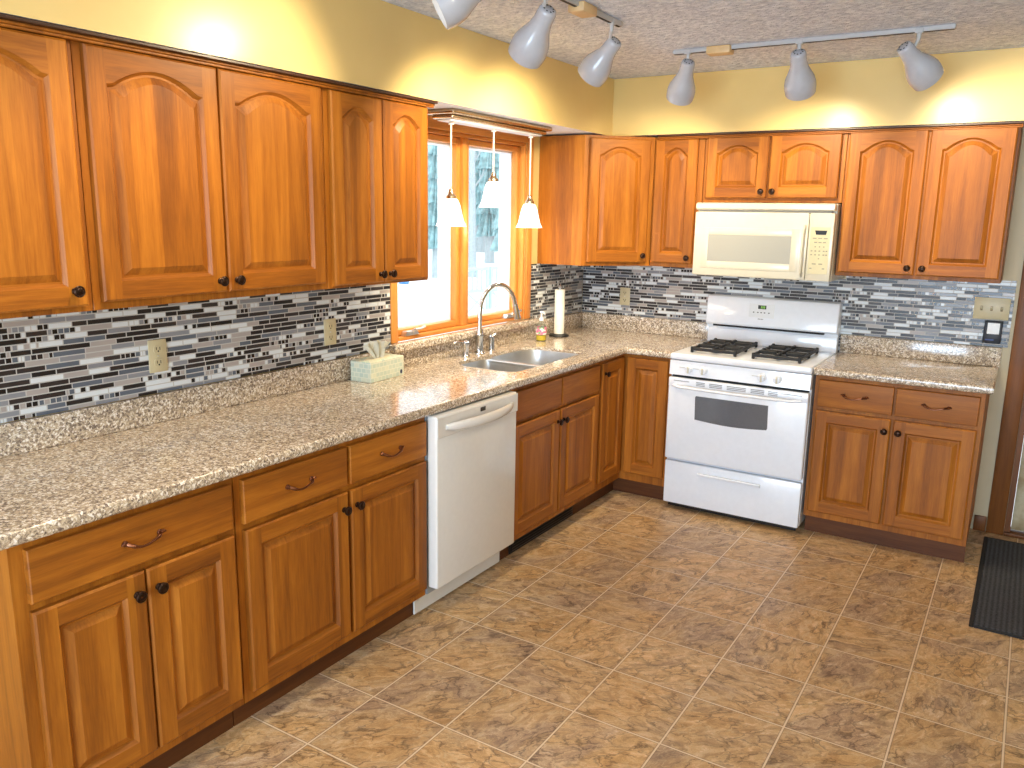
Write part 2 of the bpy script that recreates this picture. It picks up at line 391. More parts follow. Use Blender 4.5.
# soffit over the wall cabinets: yellow faces, white underside
w = MB(); w.prism([(.001, YN), (SD, YN), (SD, -SD), (XR-.002, -SD), (XR-.002, -.001), (.001, -.001)], ZS, ZC-.001, 'z')
for f in w.bm.faces:
    f.normal_update()
    f.material_index = 1 if abs(f.normal.z) > .9 and f.calc_center_median().z < ZS+.01 else 0
so = w.out('ceiling_soffit', [yellow, white_paint]); struct(so)

# door at the right, in the back wall
d1 = bpy.data.objects.new('door_1', None); COL.objects.link(d1); struct(d1); d1.location = (DX0, 0, 0)
MB().box(.03, DX1-DX0-.03, .035, .075, .03, DZ-.03, bev=.004).out('door_leaf', door_leaf_mat(), d1)
f = MB()
for (a, b, c, dd) in ((.03, .09, .03, DZ-.03), (DX1-DX0-.09, DX1-DX0-.03, .03, DZ-.03)): f.box(a, b, .022, .034, c, dd, bev=.003)
f.box(.03, DX1-DX0-.03, .0235, .0325, .03, .075, bev=.003); f.box(.03, DX1-DX0-.03, .0235, .0325, DZ-.12, DZ-.03, bev=.003)
f.out('leaf_frame', door_leaf_mat(), d1)
MB().lathe([(0, -.06), (.02, -.058), (.028, -.045), (.024, -.025), (.012, -.012), (.012, .012), (.03, .018), (.03, .022)], Matrix.Translation((.75, .0, .98)) @ Matrix.Rotation(-pi/2, 4, 'X')).out('door_knob', bronze, d1)
MB().box(0, DX1-DX0, -.02, .11, 0, .02, bev=.004).out('threshold', door_wood, d1)
f = MB(); f.box(0, .028, 0, .11, .02, DZ); f.box(DX1-DX0-.028, DX1-DX0, 0, .11, .02, DZ); f.box(0, DX1-DX0, 0, .11, DZ-.028, DZ)
f.out('door_jamb', door_wood, d1)
f = MB(); f.box(DX0-.085, DX0-.001, -.02, -.001, 0, DZ+.085, bev=.006); f.box(DX1+.001, DX1+.085, -.02, -.001, 0, DZ+.085, bev=.006); f.box(DX0-.001, DX1+.001, -.02, -.001, DZ+.001, DZ+.085, bev=.006)
struct(f.out('trim_1', door_wood))
struct(MB().box(2.475, DX0-.087, -.014, -.001, 0, .085, bev=.004).out('baseboard_back', door_wood))

# ------------------------------------------------------------------ window
wn = bpy.data.objects.new('window_1', None); COL.objects.link(wn); struct(wn); wn.location = (0, WY0, WZ0); wn.rotation_euler = (0, 0, LEFT)
OW, OH = WY1-WY0, WZ1-WZ0
def frame_of(mb, x0, x1, z0, z1, wd, y0, y1, m=(0, 1), bev=.004, bot=None):
    bt = bot or wd
    mb.box(x0, x0+wd, y0, y1, z0, z1, m[0], bev); mb.box(x1-wd, x1, y0, y1, z0, z1, m[0], bev)
    mb.box(x0+wd, x1-wd, y0, y1, z0, z0+bt, m[1], bev); mb.box(x0+wd, x1-wd, y0, y1, z1-wd, z1, m[1], bev)
f = MB(); frame_of(f, 0, OW, 0, OH, .020, .0, .115, bev=.003)
cx = OW/2; f.box(cx-.024, cx+.024, .012, .115, .020, OH-.020, 0, .003)
f.out('window_frame', [oak_v, oak_h], wn)
f = MB()
f.box(-.048, .0, -.016, -.001, 0, OH+.055, 0, .004); f.box(OW, OW+.055, -.016, -.001, 0, OH+.055, 0, .004); f.box(0, OW, -.016, -.001, OH, OH+.055, 1, .004)
f.out('window_casing', [oak_v, oak_h], wn)
for k, (a, b) in enumerate(((.020, cx-.024), (cx+.024, OW-.020))):
    f = MB(); frame_of(f, a+.002, b-.002, .022, OH-.022, .030, .03, .07); sa = f.out('sash', [oak_v, oak_h], wn)
    MB().box(a+.030, b-.030, .048, .054, .050, OH-.050).out('window_pane', glass, sa)
    f = MB(); frame_of(f, a+.006, b-.006, .026, OH-.026, .034, .071, .15, (0, 0), .002); f.out('outer_sash_cladding', white_paint, sa)
    # crank handle on the sash sill
    f = MB(); hx = a+.10 if k == 0 else b-.13
    f.prism([(hx-.055, .022), (hx+.055, .022), (hx+.04, .044), (hx-.04, .044)], -.008, .028, 'y', bev=.004)
    f.tube([(hx, -.006, .04), (hx+.01, -.02, .052), (hx+.045, -.028, .054), (hx+.07, -.03, .062)], [.009, .008, .006, .008], 10)
    f.out('crank_handle', steel, sa)
# outdoor view: snow, trees, gate
gmd = MB()
R = random.Random(3)
nx, ny = 26, 30; vs = {}
for i in range(nx):
    for j in range(ny):
        x = -.3 - i*1.7; y = -6 + j*2.2
        dd = math.hypot(x, y+1)
        z = -.45 + max(0, dd-9)*.028 + R.uniform(-.05, .05)*min(1, dd/6)
        vs[i, j] = gmd.bm.verts.new((x, y, z))
for i in range(nx-1):
    for j in range(ny-1): gmd.bm.faces.new((vs[i, j], vs[i+1, j], vs[i+1, j+1], vs[i, j+1]))
struct(gmd.out('ground', plain('snow', lin(246, 249, 252), .8, var=.02, scale=2), sharp=0))

# ------------------------------------------------------------------ wall cabinets and base cabinets
def arch_outline(x0, x1, z0, z1, rise, d, n=16):
    """opening outline inset by d, counter-clockwise from bottom left; the top bows up by rise between two shoulders"""
    a, b = x0+d, x1-d; pts = [(a, z0+d), (b, z0+d)]
    sh = .90
    for i in range(n+1):
        t = 1-2*i/n; u = abs(t)
        if rise > 0:
            zz = 0.0
            if u < sh:
                q = u/sh; zz = rise*(cos(pi/2*q)**.85 if q < .999 else 0)
            zz -= rise
        else: zz = 0
        pts.append(((a+b)/2 + t*(b-a)/2, z1+zz-d))
    return pts
def door_mesh(wd, ht, rise=0.0, fr=.057, t=.021):
    """raised panel door: x 0..wd, z 0..ht, back at y 0, face at y -t"""
    m = MB(); bm = m.bm; n = 16
    o = .006                                            # rounded outer lip
    V = lambda p, y: bm.verts.new((p[0], y, p[1]))
    x0, x1, z0, z1 = fr, wd-fr, fr, ht-fr+(.012 if rise else 0)
    # opening loops
    L = [[V(p, -t) for p in arch_outline(x0, x1, z0, z1, rise, 0, n)],
         [V(p, -t+.004) for p in arch_outline(x0, x1, z0, z1, rise, .003, n)],
         [V(p, -t+.012) for p in arch_outline(x0, x1, z0, z1, rise, .009, n)],
         [V(p, -t+.012) for p in arch_outline(x0, x1, z0, z1, rise, .015, n)],
         [V(p, -t+.002) for p in arch_outline(x0, x1, z0, z1, rise, .034 if wd > .24 else .029, n)],
         [V(p, -t+.0008) for p in arch_outline(x0, x1, z0, z1, rise, .036 if wd > .24 else .031, n)]]
    for A, B in zip(L, L[1:]):
        k = len(A)
        for i in range(k):
            f = bm.faces.new((A[i], A[(i+1) % k], B[(i+1) % k], B[i]))
            mid = i not in (1, k-1)
            f.material_index = 1 if (mid and A is not L[3] and A is not L[4]) else 0
    bm.faces.new(L[-1])
    # front frame: stiles run full height, rails between
    q = {k: V(p, -t) for k, p in dict(a=(o, o), b=(wd-o, o), c=(wd-o, ht-o), d=(o, ht-o), ai=(x0, o), bi=(x1, o), ci=(x1, ht-o), di=(x0, ht-o)).items()}
    A = L[0]; tops = [V((v.co.x, ht-o), -t) for v in A[3:-1]]
    top = [q['ci']] + tops + [q['di']]
    bm.faces.new((q['a'], q['ai'], A[0], A[-1], q['di'], q['d']))
    bm.faces.new((q['bi'], q['b'], q['c'], q['ci'], A[2], A[1]))
    f = bm.faces.new((q['ai'], q['bi'], A[1], A[0])); f.material_index = 1
    for i in range(n):
        f = bm.faces.new((A[2+i], top[i], top[i+1], A[3+i])); f.material_index = 1
    # lip and sides
    loop = [q['a'], q['ai'], q['bi'], q['b'], q['c']] + top + [q['d']]
    def push(v, e, y):
        x, z = v.co.x, v.co.z
        x = (0 if x < o+1e-6 else wd if x > wd-o-1e-6 else x); z = (0 if z < o+1e-6 else ht if z > ht-o-1e-6 else z)
        return bm.verts.new((x, y, z))
    l2 = [push(v, 0, -t+.005) for v in loop]; l3 = [bm.verts.new((v.co.x, 0, v.co.z)) for v in l2]
    k = len(loop)
    for P, Q in ((loop, l2), (l2, l3)):
        for i in range(k): bm.faces.new((P[i], P[(i+1) % k], Q[(i+1) % k], Q[i]))
    bm.faces.new(l3)
    return m
def knob(parent, x, z, y=-.021):
    m = MB(); mt = Matrix.Translation((x, y, z)) @ Matrix.Rotation(pi/2, 4, 'X')
    m.lathe([(.010, 0), (.010, .003), (.006, .006), (.006, .013), (.012, .016), (.0165, .020), (.0165, .024), (.0135, .0265), (.011, .0255), (.0075, .0275), (0, .0285)], mt, 20)
    return m.out('knob', bronze, parent)
def pull(parent, x, z, y=-.02):
    """drooping swirl pull, about 10 cm"""
    m = MB(); P = []; rr = []
    for i in range(25):
        t = -1+2*i/24
        P.append((x+t*.052, y-.004-.022*(1-t**4), z+.008*abs(t)**1.5-.004*(1-t*t)+.003*sin(t*pi)))
        rr.append(.0032+.0030*abs(t)**3 + (.0012 if abs(t) > .62 and abs(t) < .8 else 0))
    m.tube(P, rr, 10)
    for sgn in (-1, 1):
        m.lathe([(.0085, 0), (.0085, .003), (.005, .006)], Matrix.Translation((x+sgn*.052, y, z+.008)) @ Matrix.Rotation(pi/2, 4, 'X'), 14)
        m.tube([(x+sgn*.048, y-.006, z+.007), (x+sgn*.060, y-.010, z+.012), (x+sgn*.067, y-.008, z+.008)], [.005, .0045, .002], 10)
    return m.out('pull_handle', copper, parent)
def slab(wd, ht, t=.02):
    """drawer front with an eased edge"""
    m = MB(); m.box(0, wd, -t, 0, 0, ht, 0)
    es = [e for e in m.bm.edges if all(abs(v.co.y+t) < 1e-6 for v in e.verts)]
    bmesh.ops.bevel(m.bm, geom=es, offset=.007, segments=3, profile=.6, affect='EDGES')
    return m
D = .61
def base_cabinet(label, loc, rz, wd, doors, drawers, knobs=None, pulls=True, group='base cabinets', ends=(True, True), toe=True, toe_in=.06, name='base_cabinet', gap=.0):
    """doors / drawers: (x0,x1,z0,z1) in the cabinet frame"""
    c = thing(name, label, 'cabinet', loc, rz, group)
    m = MB(); z0 = .105; e = .001
    m.box(e, wd-e, -D, -D+.02, z0, .874, 0); m.box(e, e+.018, -D+.02, -.003, z0 if not ends[0] else z0, .874, 0); m.box(wd-e-.018, wd-e, -D+.02, -.003, z0, .874, 0)
    m.box(e+.018, wd-e-.018, -D+.02, -.003, z0, z0+.018, 1)
    m.out('carcass', [wood_v, wood_h], c)
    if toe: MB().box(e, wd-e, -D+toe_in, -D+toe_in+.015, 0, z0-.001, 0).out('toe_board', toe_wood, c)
    for (a, b, p, q), ks in zip(doors, knobs or [None]*len(doors)):
        dm = door_mesh(b-a, q-p).out('door', [wood_v, wood_h], c, (a, -D-.0005, p), sharp=9)
        if ks: knob(dm, ks[0], ks[1])
    for (a, b, p, q) in drawers:
        dr = slab(b-a, q-p).out('drawer' if pulls else 'drawer_panel', wood_h, c, (a, -D-.0005, p))
        if pulls: pull(dr, (b-a)/2, (q-p)/2-.005)
    return c
def wall_cabinet(label, loc, rz, wd, z0, z1, doors, rise, knobs, group='wall cabinets', depth=.305):
    c = thing('wall_cabinet', label, 'cabinet', (loc[0], loc[1], z0), rz, group)
    e = .001; h = z1-z0
    m = MB(); m.box(e, wd-e, -depth, -.003, 0, h, 0, .0015, 1); m.out('carcass', [wood_v, wood_h], c)
    for (a, b, p, q), ks in zip(doors, knobs):
        dm = door_mesh(b-a, q-p, rise).out('door', [wood_v, wood_h], c, (a, -depth-.0005, p-z0), sharp=9)
        if ks: knob(dm, ks[0], ks[1])
    return c
ZU0, ZU1 = 1.368, 2.118
# left wall, wall cabinets (frame origin at the unit's left end)
def L(y): return (0, y, 0)
def shift(items, y): return [(a-y, b-y, p, q) for a, b, p, q in items]
y = -4.56
wall_cabinet('orange-brown arched-door wall cabinet cut off by the left edge of the photo', L(y), LEFT, 4.56-3.638, ZU0, ZU1, shift([(-4.53, -4.09, 1.385, 2.098), (-4.085, -3.66, 1.385, 2.098)], y), .052, [(.40, .045), (.385, .045)])
y = -3.638
wall_cabinet('wide two-door arched wall cabinet above the first outlet on the tile', L(y), LEFT, 3.638-2.700, ZU0, ZU1, shift([(-3.614, -3.180, 1.392, 2.098), (-3.172, -2.725, 1.392, 2.098)], y), .052, [(.404, .038), (.030, .038)])
y = -2.700
wall_cabinet('narrow two-door arched wall cabinet beside the window, above the tissue box', L(y), LEFT, 2.700-2.080, ZU0, ZU1, shift([(-2.678, -2.393, 1.378, 2.098), (-2.388, -2.100, 1.378, 2.098)], y), .042, [(.258, .034), (.028, .034)])
# corner unit with a diagonal door
c = thing('wall_cabinet', 'diagonal corner wall cabinet with one tall arched door and plain side facing the window', 'cabinet', (0, 0, ZU0), 0, 'wall cabinets')
m = MB(); m.prism([(.003, -.003), (.003, -.61), (.305, -.61), (.61, -.305), (.61, -.003)], 0, ZU1-ZU0, 'z'); m.out('carcass', [wood_v, wood_h], c)
dm = door_mesh(.372, .712, .048); dm = dm.out('door', [wood_v, wood_h], c, (.305+.0297*.7071, -.61+.0297*.7071-.0008, .022), pi/4, sharp=9)
knob(dm, .342, .040)
wall_cabinet('tall narrow one-door wall cabinet between the corner unit and the microwave', (.612, 0), 0, .918-.612, ZU0, ZU1, [(.012, .270, 1.392, 2.100)], .042, [(.232, .034)])
wall_cabinet('short two-door wall cabinet directly above the microwave', (.918, 0), 0, .766, 1.748, ZU1, [(.020, .367, 1.772, 2.104), (.377, .742, 1.772, 2.104)], .042, [(.322, .034), (.028, .034)])
wall_cabinet('large two-door arched wall cabinet at the right end, above the light switches', (1.684, 0), 0, .772, ZU0, ZU1, [(.014, .382, 1.388, 2.106), (.392, .760, 1.388, 2.106)], .052, [(.338, .036), (.030, .036)])
# dark crown strips between cabinets and soffit
def crown_profile(a, b, axis, sgn):
    m = MB()
    d0, = (.306,)
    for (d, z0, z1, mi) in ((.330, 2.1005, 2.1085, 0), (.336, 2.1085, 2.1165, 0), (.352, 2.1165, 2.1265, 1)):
        if axis == 'y': m.box(d0, d, a, b, z0, z1, mi, .002, 1)
        else: m.box(a, b, -d, -d0, z0, z1, mi, .002, 1)
    return m
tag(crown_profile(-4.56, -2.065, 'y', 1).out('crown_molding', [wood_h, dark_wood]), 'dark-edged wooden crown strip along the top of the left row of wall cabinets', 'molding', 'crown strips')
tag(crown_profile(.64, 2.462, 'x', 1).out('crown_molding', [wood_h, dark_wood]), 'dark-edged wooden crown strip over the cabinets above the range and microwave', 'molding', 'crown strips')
# base cabinets, left run
DZ0, DZ1, WZa, WZb = .140, .690, .712, .853
y = -4.085
base_cabinet('base cabinet with one wide drawer at the near end of the long counter', L(y), LEFT, 4.085-3.432, shift([(-4.050, -3.750, DZ0, DZ1), (-3.744, -3.448, DZ0, DZ1)], y), shift([(-4.050, -3.450, WZa, WZb)], y), [(.27, .49), (.03, .49)])
y = -3.430
base_cabinet('base cabinet with two drawers above two doors, beside the dishwasher', L(y), LEFT, 3.430-2.497, shift([(-3.406, -2.956, DZ0, DZ1), (-2.940, -2.507, DZ0, DZ1)], y), shift([(-3.408, -2.956, WZa, WZb), (-2.941, -2.507, WZa, WZb)], y), [(.425, .49), (.026, .49)])
y = -1.880
sinkcab = base_cabinet('sink base cabinet with two plain false drawer fronts above two doors', L(y), LEFT, 1.880-.940, shift([(-1.862, -1.410, DZ0, DZ1), (-1.398, -.960, DZ0, DZ1)], y), shift([(-1.862, -1.398, WZa, WZb), (-1.386, -.960, WZa, WZb)], y), [(.428, .49), (.026, .49)], pulls=False)
# corner base unit with a folding pair of doors
c = thing('base_cabinet', 'corner base cabinet with two tall doors meeting at the inner corner by the range', 'cabinet', (0, 0, 0), 0, 'base cabinets')
m = MB(); z0 = .105
m.box(.59, .61, -.938, -.61, z0, .874); m.box(.59, .915, -.61, -.59, z0, .874); m.box(.003, .59, -.938, -.92, z0, .874); m.box(.897, .915, -.59, -.003, z0, .874)
m.out('carcass', [wood_v, wood_h], c)
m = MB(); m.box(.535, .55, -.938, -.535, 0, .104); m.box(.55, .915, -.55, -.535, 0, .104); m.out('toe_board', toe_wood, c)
d_ = door_mesh(.283, .70).out('door', [wood_v, wood_h], c, (.6105, -.925, .155), LEFT, sharp=9); knob(d_, .03, .64)
door_mesh(.252, .70).out('door', [wood_v, wood_h], c, (.641, -.6105, .155), sharp=9)
# right of the range
base_cabinet('base cabinet with two drawers and two doors right of the range, under the short counter', (1.697, 0, 0), 0, 2.470-1.697, [(.020, .380, DZ0, DZ1), (.392, .754, DZ0, DZ1)], [(.022, .380, WZa, WZb), (.391, .752, WZa, WZb)], [(.335, .49), (.027, .49)])

# ------------------------------------------------------------------ sink outline, counters, backsplash
def rounded(x0, x1, y0, y1, r, n=6):
    rs = r if isinstance(r, (list, tuple)) else [r]*4
    P = []
    for (cx_, cy_, a, rr) in ((x0, y0, pi, rs[0]), (x1, y0, 1.5*pi, rs[1]), (x1, y1, 0, rs[2]), (x0, y1, .5*pi, rs[3])):
        ox = cx_+rr if cx_ == x0 else cx_-rr; oy = cy_+rr if cy_ == y0 else cy_-rr
        for i in range(n+1):
            t = a+.5*pi*i/n; P.append((ox+rr*cos(t), oy+rr*sin(t)))
    return P
SX0, SX1, SY0, SY1 = .150, .535, -1.705, -.950
hole = rounded(SX0, SX1, SY0, SY1, [.11, .06, .06, .13])
def counter_mesh(outline, hole=None, zt=.914, zb=.876, edge_test=None):
    m = MB(); bm = m.bm
    def ring(P): 
        v = [bm.verts.new((x, y, zt)) for x, y in P]; return [bm.edges.new((v[i], v[(i+1) % len(v)])) for i in range(len(v))]
    es = ring(outline) + (ring(hole) if hole else [])
    r = bmesh.ops.triangle_fill(bm, use_beauty=True, edges=es)
    fs = [g for g in bm.faces]
    ex = bmesh.ops.extrude_face_region(bm, geom=fs)
    for v in ex['geom']:
        if isinstance(v, bmesh.types.BMVert): v.co.z = zb
    bmesh.ops.recalc_face_normals(bm, faces=bm.faces)
    if edge_test:
        ee = [e for e in bm.edges if abs(e.verts[0].co.z-e.verts[1].co.z) < 1e-6 and e.calc_face_angle(0) > 1.2 and edge_test(*[(v.co.x, v.co.y) for v in e.verts])]
        bmesh.ops.bevel(bm, geom=ee, offset=.012, segments=4, profile=.5, affect='EDGES')
    return m
FX, FY, CY = .646, -.652, -4.118
def fe(p, q):
    lft = abs(p[0]-FX) < 1e-4 and abs(q[0]-FX) < 1e-4; bk = abs(p[1]-FY) < 1e-4 and abs(q[1]-FY) < 1e-4; en = abs(p[1]-CY) < 1e-4 and abs(q[1]-CY) < 1e-4
    return lft or bk or en
ct = thing('countertop', 'L-shaped speckled granite countertop running from the left end past the sink to the range', 'countertop', (0, 0, .876), 0, 'granite countertops')
m = counter_mesh([(.002, CY), (FX, CY), (FX, FY), (.916, FY), (.916, -.002), (.002, -.002)], hole, .038, 0, fe)
m.out('slab', granite_m, ct)
m = MB()
m.box(.002, .022, CY, -2.01, .0382, .140, 0, .004); m.box(.002, .022, -2.01, -.66, .0382, .124, 0, .0); m.box(.002, .022, -.66, -.002, .0382, .140, 0, .004)
m.box(.022, .916, -.022, -.002, .0382, .140, 0, .004)
m.out('backsplash_upstand', granite_m, ct)
m = MB(); m.box(.011, .06, -2.012, -.665, .125, .163, 0, .008, 3); m.box(.001, .02, -1.985, -.70, .130, .1628, 0); m.out('window_ledge', granite_m, ct)
ct2 = thing('countertop', 'short speckled granite countertop right of the range, below the light switches', 'countertop', (0, 0, .876), 0, 'granite countertops')
m = counter_mesh([(1.693, FY), (2.497, FY), (2.497, -.002), (1.693, -.002)], None, .038, 0, lambda p, q: abs(p[1]-FY) < 1e-4 and abs(q[1]-FY) < 1e-4 or abs(p[0]-2.497) < 1e-4 and abs(q[0]-2.497) < 1e-4)
m.out('slab', granite_m, ct2)
m = MB(); m.box(1.693, 2.497, -.022, -.002, .0382, .140, 0, .004); m.out('backsplash_upstand', granite_m, ct2)

TZ = 1.0185
tag(MB().box(0, 4.118-1.995, -.010, -.0015, TZ, 1.3665).out('tile_backsplash', mosaic_m, None, (0, -4.118, 0), LEFT), 'long strip of grey black and white mosaic tile left of the window', 'backsplash', 'mosaic tile backsplashes')
tag(MB().box(0, .682, -.010, -.0015, TZ, 1.3665).out('tile_backsplash', mosaic_m, None, (0, -.694, 0), LEFT), 'short piece of mosaic tile between window and corner, behind the paper towel', 'backsplash', 'mosaic tile backsplashes')
m = MB(); m.box(.012, .923, -.010, -.0015, TZ, 1.3665); m.box(.923, 1.69, -.010, -.0015, .90, 1.330); m.box(1.69, 2.520, -.010, -.0015, TZ, 1.3665)
tag(m.out('tile_backsplash', mosaic_m), 'mosaic tile strip on the back wall behind the range, below the microwave', 'backsplash', 'mosaic tile backsplashes')

# sink: two undermounted steel bowls
sk = thing('kitchen_sink', 'undermount stainless steel double bowl sink in the granite below the window', 'sink', (0, 0, .727))
def bowl(P, depth):
    m = MB(); bm = m.bm; n = len(P); cx_ = sum(p[0] for p in P)/n; cy_ = sum(p[1] for p in P)/n
    rings = []
    for (s, z) in ((.998, .150), (1.0, .1725), (.985, .172), (.975, .160), (.955, .04), (.93, .02), (.86, .012), (.12, .004), (.11, -.004)):
        rings.append([bm.verts.new((cx_+(x-cx_)*s, cy_+(y_-cy_)*s, z + (.20-depth if z < .1 else 0))) for x, y_ in P])
    for a, b in zip(rings, rings[1:]):
        for i in range(n): bm.faces.new((a[i], a[(i+1) % n], b[(i+1) % n], b[i]))
    bm.faces.new(rings[-1]); return m
YD = -1.39
MB().box(SX0+.02, SX1-.02, YD-.022, YD+.022, .158, .1715, 0, .002, 1).out('divider', steel, sk)
bowl(rounded(SX0+.004, SX1-.004, SY0+.004, YD-.013, [.10, .055, .045, .05]), .17).out('bowl', steel, sk, sharp=50)
bowl(rounded(SX0+.004, SX1-.004, YD+.013, SY1-.004, [.05, .045, .055, .12]), .20).out('bowl', steel, sk, sharp=50)

# ------------------------------------------------------------------ faucet
fc = thing('kitchen_faucet', 'chrome gooseneck kitchen faucet with side lever behind the sink', 'faucet', (.082, -1.345, .9145))
m = MB(); m.lathe([(.030, 0), (.030, .006), (.022, .012), (.021, .09), (.025, .096), (.025, .106), (.019, .112), (.018, .135)], None, 24)
m.out('faucet_body', chrome, fc)
P = [(0, 0, .13)]; R_ = .155
P += [(0, 0, .17), (0, 0, .21)]
cxs = .092
for i in range(19):
    a = pi-i*(pi*.93)/18
    P.append((.045*(1+cos(a))/1.0*.9, (cxs+cxs*cos(a))*1.28, .215+.155*sin(a)))
m = MB(); m.tube(P, .0125, 14); e_ = Vector(P[-1]); dd = (Vector(P[-1])-Vector(P[-2])).normalized()
m.out('spout', chrome, fc)
m = MB(); m.tube([e_-dd*.004, e_+dd*.02, e_+dd*.05, e_+dd*.078], [.0150, .0165, .0195, .0195], 16); m.out('spray_head', chrome, fc)
hb = MB(); hb.lathe([(.022, 0), (.022, .005), (.018, .010), (.018, .055), (.0205, .06), (.0205, .078), (.012, .086), (0, .088)], Matrix.Translation((-.002, -.125, 0)), 20)
hd = hb.out('handle_valve', chrome, fc)
MB().tube([(-.002, -.130, .072), (-.002, -.165, .082), (-.002, -.215, .086), (-.002, -.235, .080)], [.007, .006, .0065, .008], 10).out('lever', chrome, hd)
hb = MB(); hb.lathe([(.022, 0), (.022, .005), (.017, .010), (.017, .062), (.019, .068), (.019, .080), (.010, .088), (0, .09)], Matrix.Translation((0, .118, 0)), 20)
hd = hb.out('side_sprayer_base', chrome, fc)
MB().tube([(0, .122, .076), (.004, .142, .086), (.006, .162, .092)], [.008, .007, .006], 10).out('sprayer_tip', chrome, hd)

# ------------------------------------------------------------------ dishwasher
dw = thing('dishwasher', 'white front-loading dishwasher with bowed handle under the counter', 'dishwasher', (0, -2.494, 0), LEFT)
WD_ = .606
MB().box(.003, WD_-.003, -.615, -.03, .105, .868, 0).out('tub_cabinet', grey_enamel, dw)
m = MB(); m.box(.003, WD_-.004, -.668, -.617, .138, .872, 0, .008, 3)
dd_ = m.out('door', dish_enamel, dw)
m = MB(); m.box(.003, WD_-.004, -.6725, -.668, .782, .866, 0, .002, 1); m.out('control_strip', dish_enamel, dw)
m = MB(); P = []; rr = []
for i in range(21):
    t = -1+2*i/20; P.append((.303+t*.245, -.668-.006-.042*(1-t*t)**.8, .822-.004*(1-t*t))); rr.append(.010+.012*(1-t*t)**.5)
m.tube(P, rr, 12, flat=(.7, 1)); m.out('handle', dish_enamel, dd_)
MB().box(.300, .338, -.6745, -.6722, .838, .856, 0, .001, 1).out('status_window', black_plastic, dw)
tp = MB().box(-.020, .632, -.566, -.557, .008, .118, 0, .002, 1).out('toe_panel', dish_enamel, dw)
for px_ in (.0, .612):
    MB().lathe([(.006, 0), (.006, .002), (.003, .003)], Matrix.Translation((px_, -.566, .07)) @ Matrix.Rotation(pi/2, 4, 'X'), 12).out('screw', steel, tp)

# ------------------------------------------------------------------ floor register in the toe kick under the sink cabinet
vr = thing('vent_register', 'black metal air register in the toe kick below the sink cabinet', 'vent', (.560, -1.77, .012), LEFT)
m = MB(); m.box(0, .66, -.006, .003, 0, .088, 0, .002, 1); m.out('plate', black_plastic, vr)
for i in range(5): MB().prism([(.0, .0), (.0, .004), (-.006, .012), (-.006, .008)], .012, .648, 'x').out('louver', black_plastic, vr, (0, -.0065, .010+i*.014))

# ------------------------------------------------------------------ gas range
RW = .770
rg = thing('gas_range', 'white freestanding gas range with black burner grates and oven window', 'range', (.919, 0, 0))
m = MB(); m.box(.002, RW-.002, -.635, -.03, .045, .875, 0); m.out('body', white_enamel, rg)
for fx_ in (.05, RW-.05):
    for fy_ in (-.58, -.10): MB().lathe([(.018, 0), (.018, .01), (.012, .02), (.012, .045)], Matrix.Translation((fx_, fy_, 0)), 12).out('foot', black_plastic, rg)
MB().box(.02, RW-.02, -.625, -.615, .010, .044, 0).out('kick_strip', black_plastic, rg)
m = MB(); m.box(.003, RW-.003, -.668, -.637, .040, .292, 0, .007, 2); dr = m.out('storage_drawer', white_enamel, rg)
m = MB(); m.prism([(-.666, .226), (-.690, .232), (-.694, .244), (-.690, .250), (-.666, .246)], .205, .555, 'x', bev=.002, seg=1); m.out('drawer_handle', white_enamel, dr)
MB().box(.02, RW-.02, -.634, -.60, .293, .306, 0).out('shadow_gap_strip', dark_slot, rg)
# oven door with rounded, bow-sided window and a vent band along the top
m = MB(); m.box(.003, RW-.003, -.683, -.637, .308, .782, 0, .010, 3); od = m.out('oven_door', white_enamel, rg)
win = []
for i in range(9): t = i/8; win.append((.168+.398*t, .556-.012*sin(pi*t)))
for i in range(5): pass
win += [(.570, .566)] + [(.566-.398*i/8, .690) for i in range(0, 9)] + [(.164, .682)]
m = MB(); m.prism(win, -.6842, -.680, 'y', 0); m.out('oven_window', oven_glass, od)
m = MB(); m.box(.004, RW-.004, -.6855, -.637, .728, .782, 0, .006, 2); m.out('vent_band', white_enamel, od)
m = MB()
for k, (a, b) in enumerate(((.165, .215), (.240, .312), (.338, .442), (.468, .540), (.560, .610))):
    for j in range(3): m.box(a, b, -.6862, -.684, .748+j*.0085, .752+j*.0085)
m.box(.035, .125, -.6862, -.684, .763, .7665); m.box(.628, .735, -.6862, -.684, .763, .7665)
m.out('vent_slots', plain('grey_slot', lin(120, 122, 124), .6), od)
m = MB(); P = []; rr = []
for i in range(17):
    t = -1+2*i/16; P.append((RW/2+t*.345, -.690-.030*min(1, (1-t*t)*5)**.5, .738-.004*(1-t*t))); rr.append(.0105)
m.tube(P, rr, 12, flat=(1.25, .8)); m.out('door_handle', white_enamel, od)
MB().box(.012, RW-.012, -.650, -.636, .783, .794, 0).out('black_gap', dark_slot, rg)
# slanted control panel with four knobs
m = MB(); m.prism([(-.676, .796), (-.668, .876), (-.60, .878), (-.60, .796)], .001, RW-.001, 'x', 0, .004, 2); cp = m.out('control_panel', white_enamel, rg)
for kx in (.118, .200, .520, .602):
    mt = Matrix.Translation((kx, -.6722, .836)) @ Matrix.Rotation(pi/2+.1, 4, 'X')
    m = MB(); m.lathe([(.0225, 0), (.0225, .006), (.019, .010), (.018, .024), (.016, .027), (0, .028)], mt, 24); m.bm.verts.ensure_lookup_table()
    kk = m.out('burner_knob', white_enamel, cp)
    b = MB(); b.box(-.0045, .0045, -.018, .018, .026, .034, 0, .002, 2); bmesh.ops.transform(b.bm, matrix=mt, verts=b.bm.verts); b.out('knob_grip', cream_plastic, kk)
pale_print = plain('pale_print', lin(190, 190, 188), .6)
for kx in (.075, .155, .480, .650): MB().box(kx-.016, kx+.016, -.6745, -.6715, .838, .842).out('knob_mark', pale_print, cp)
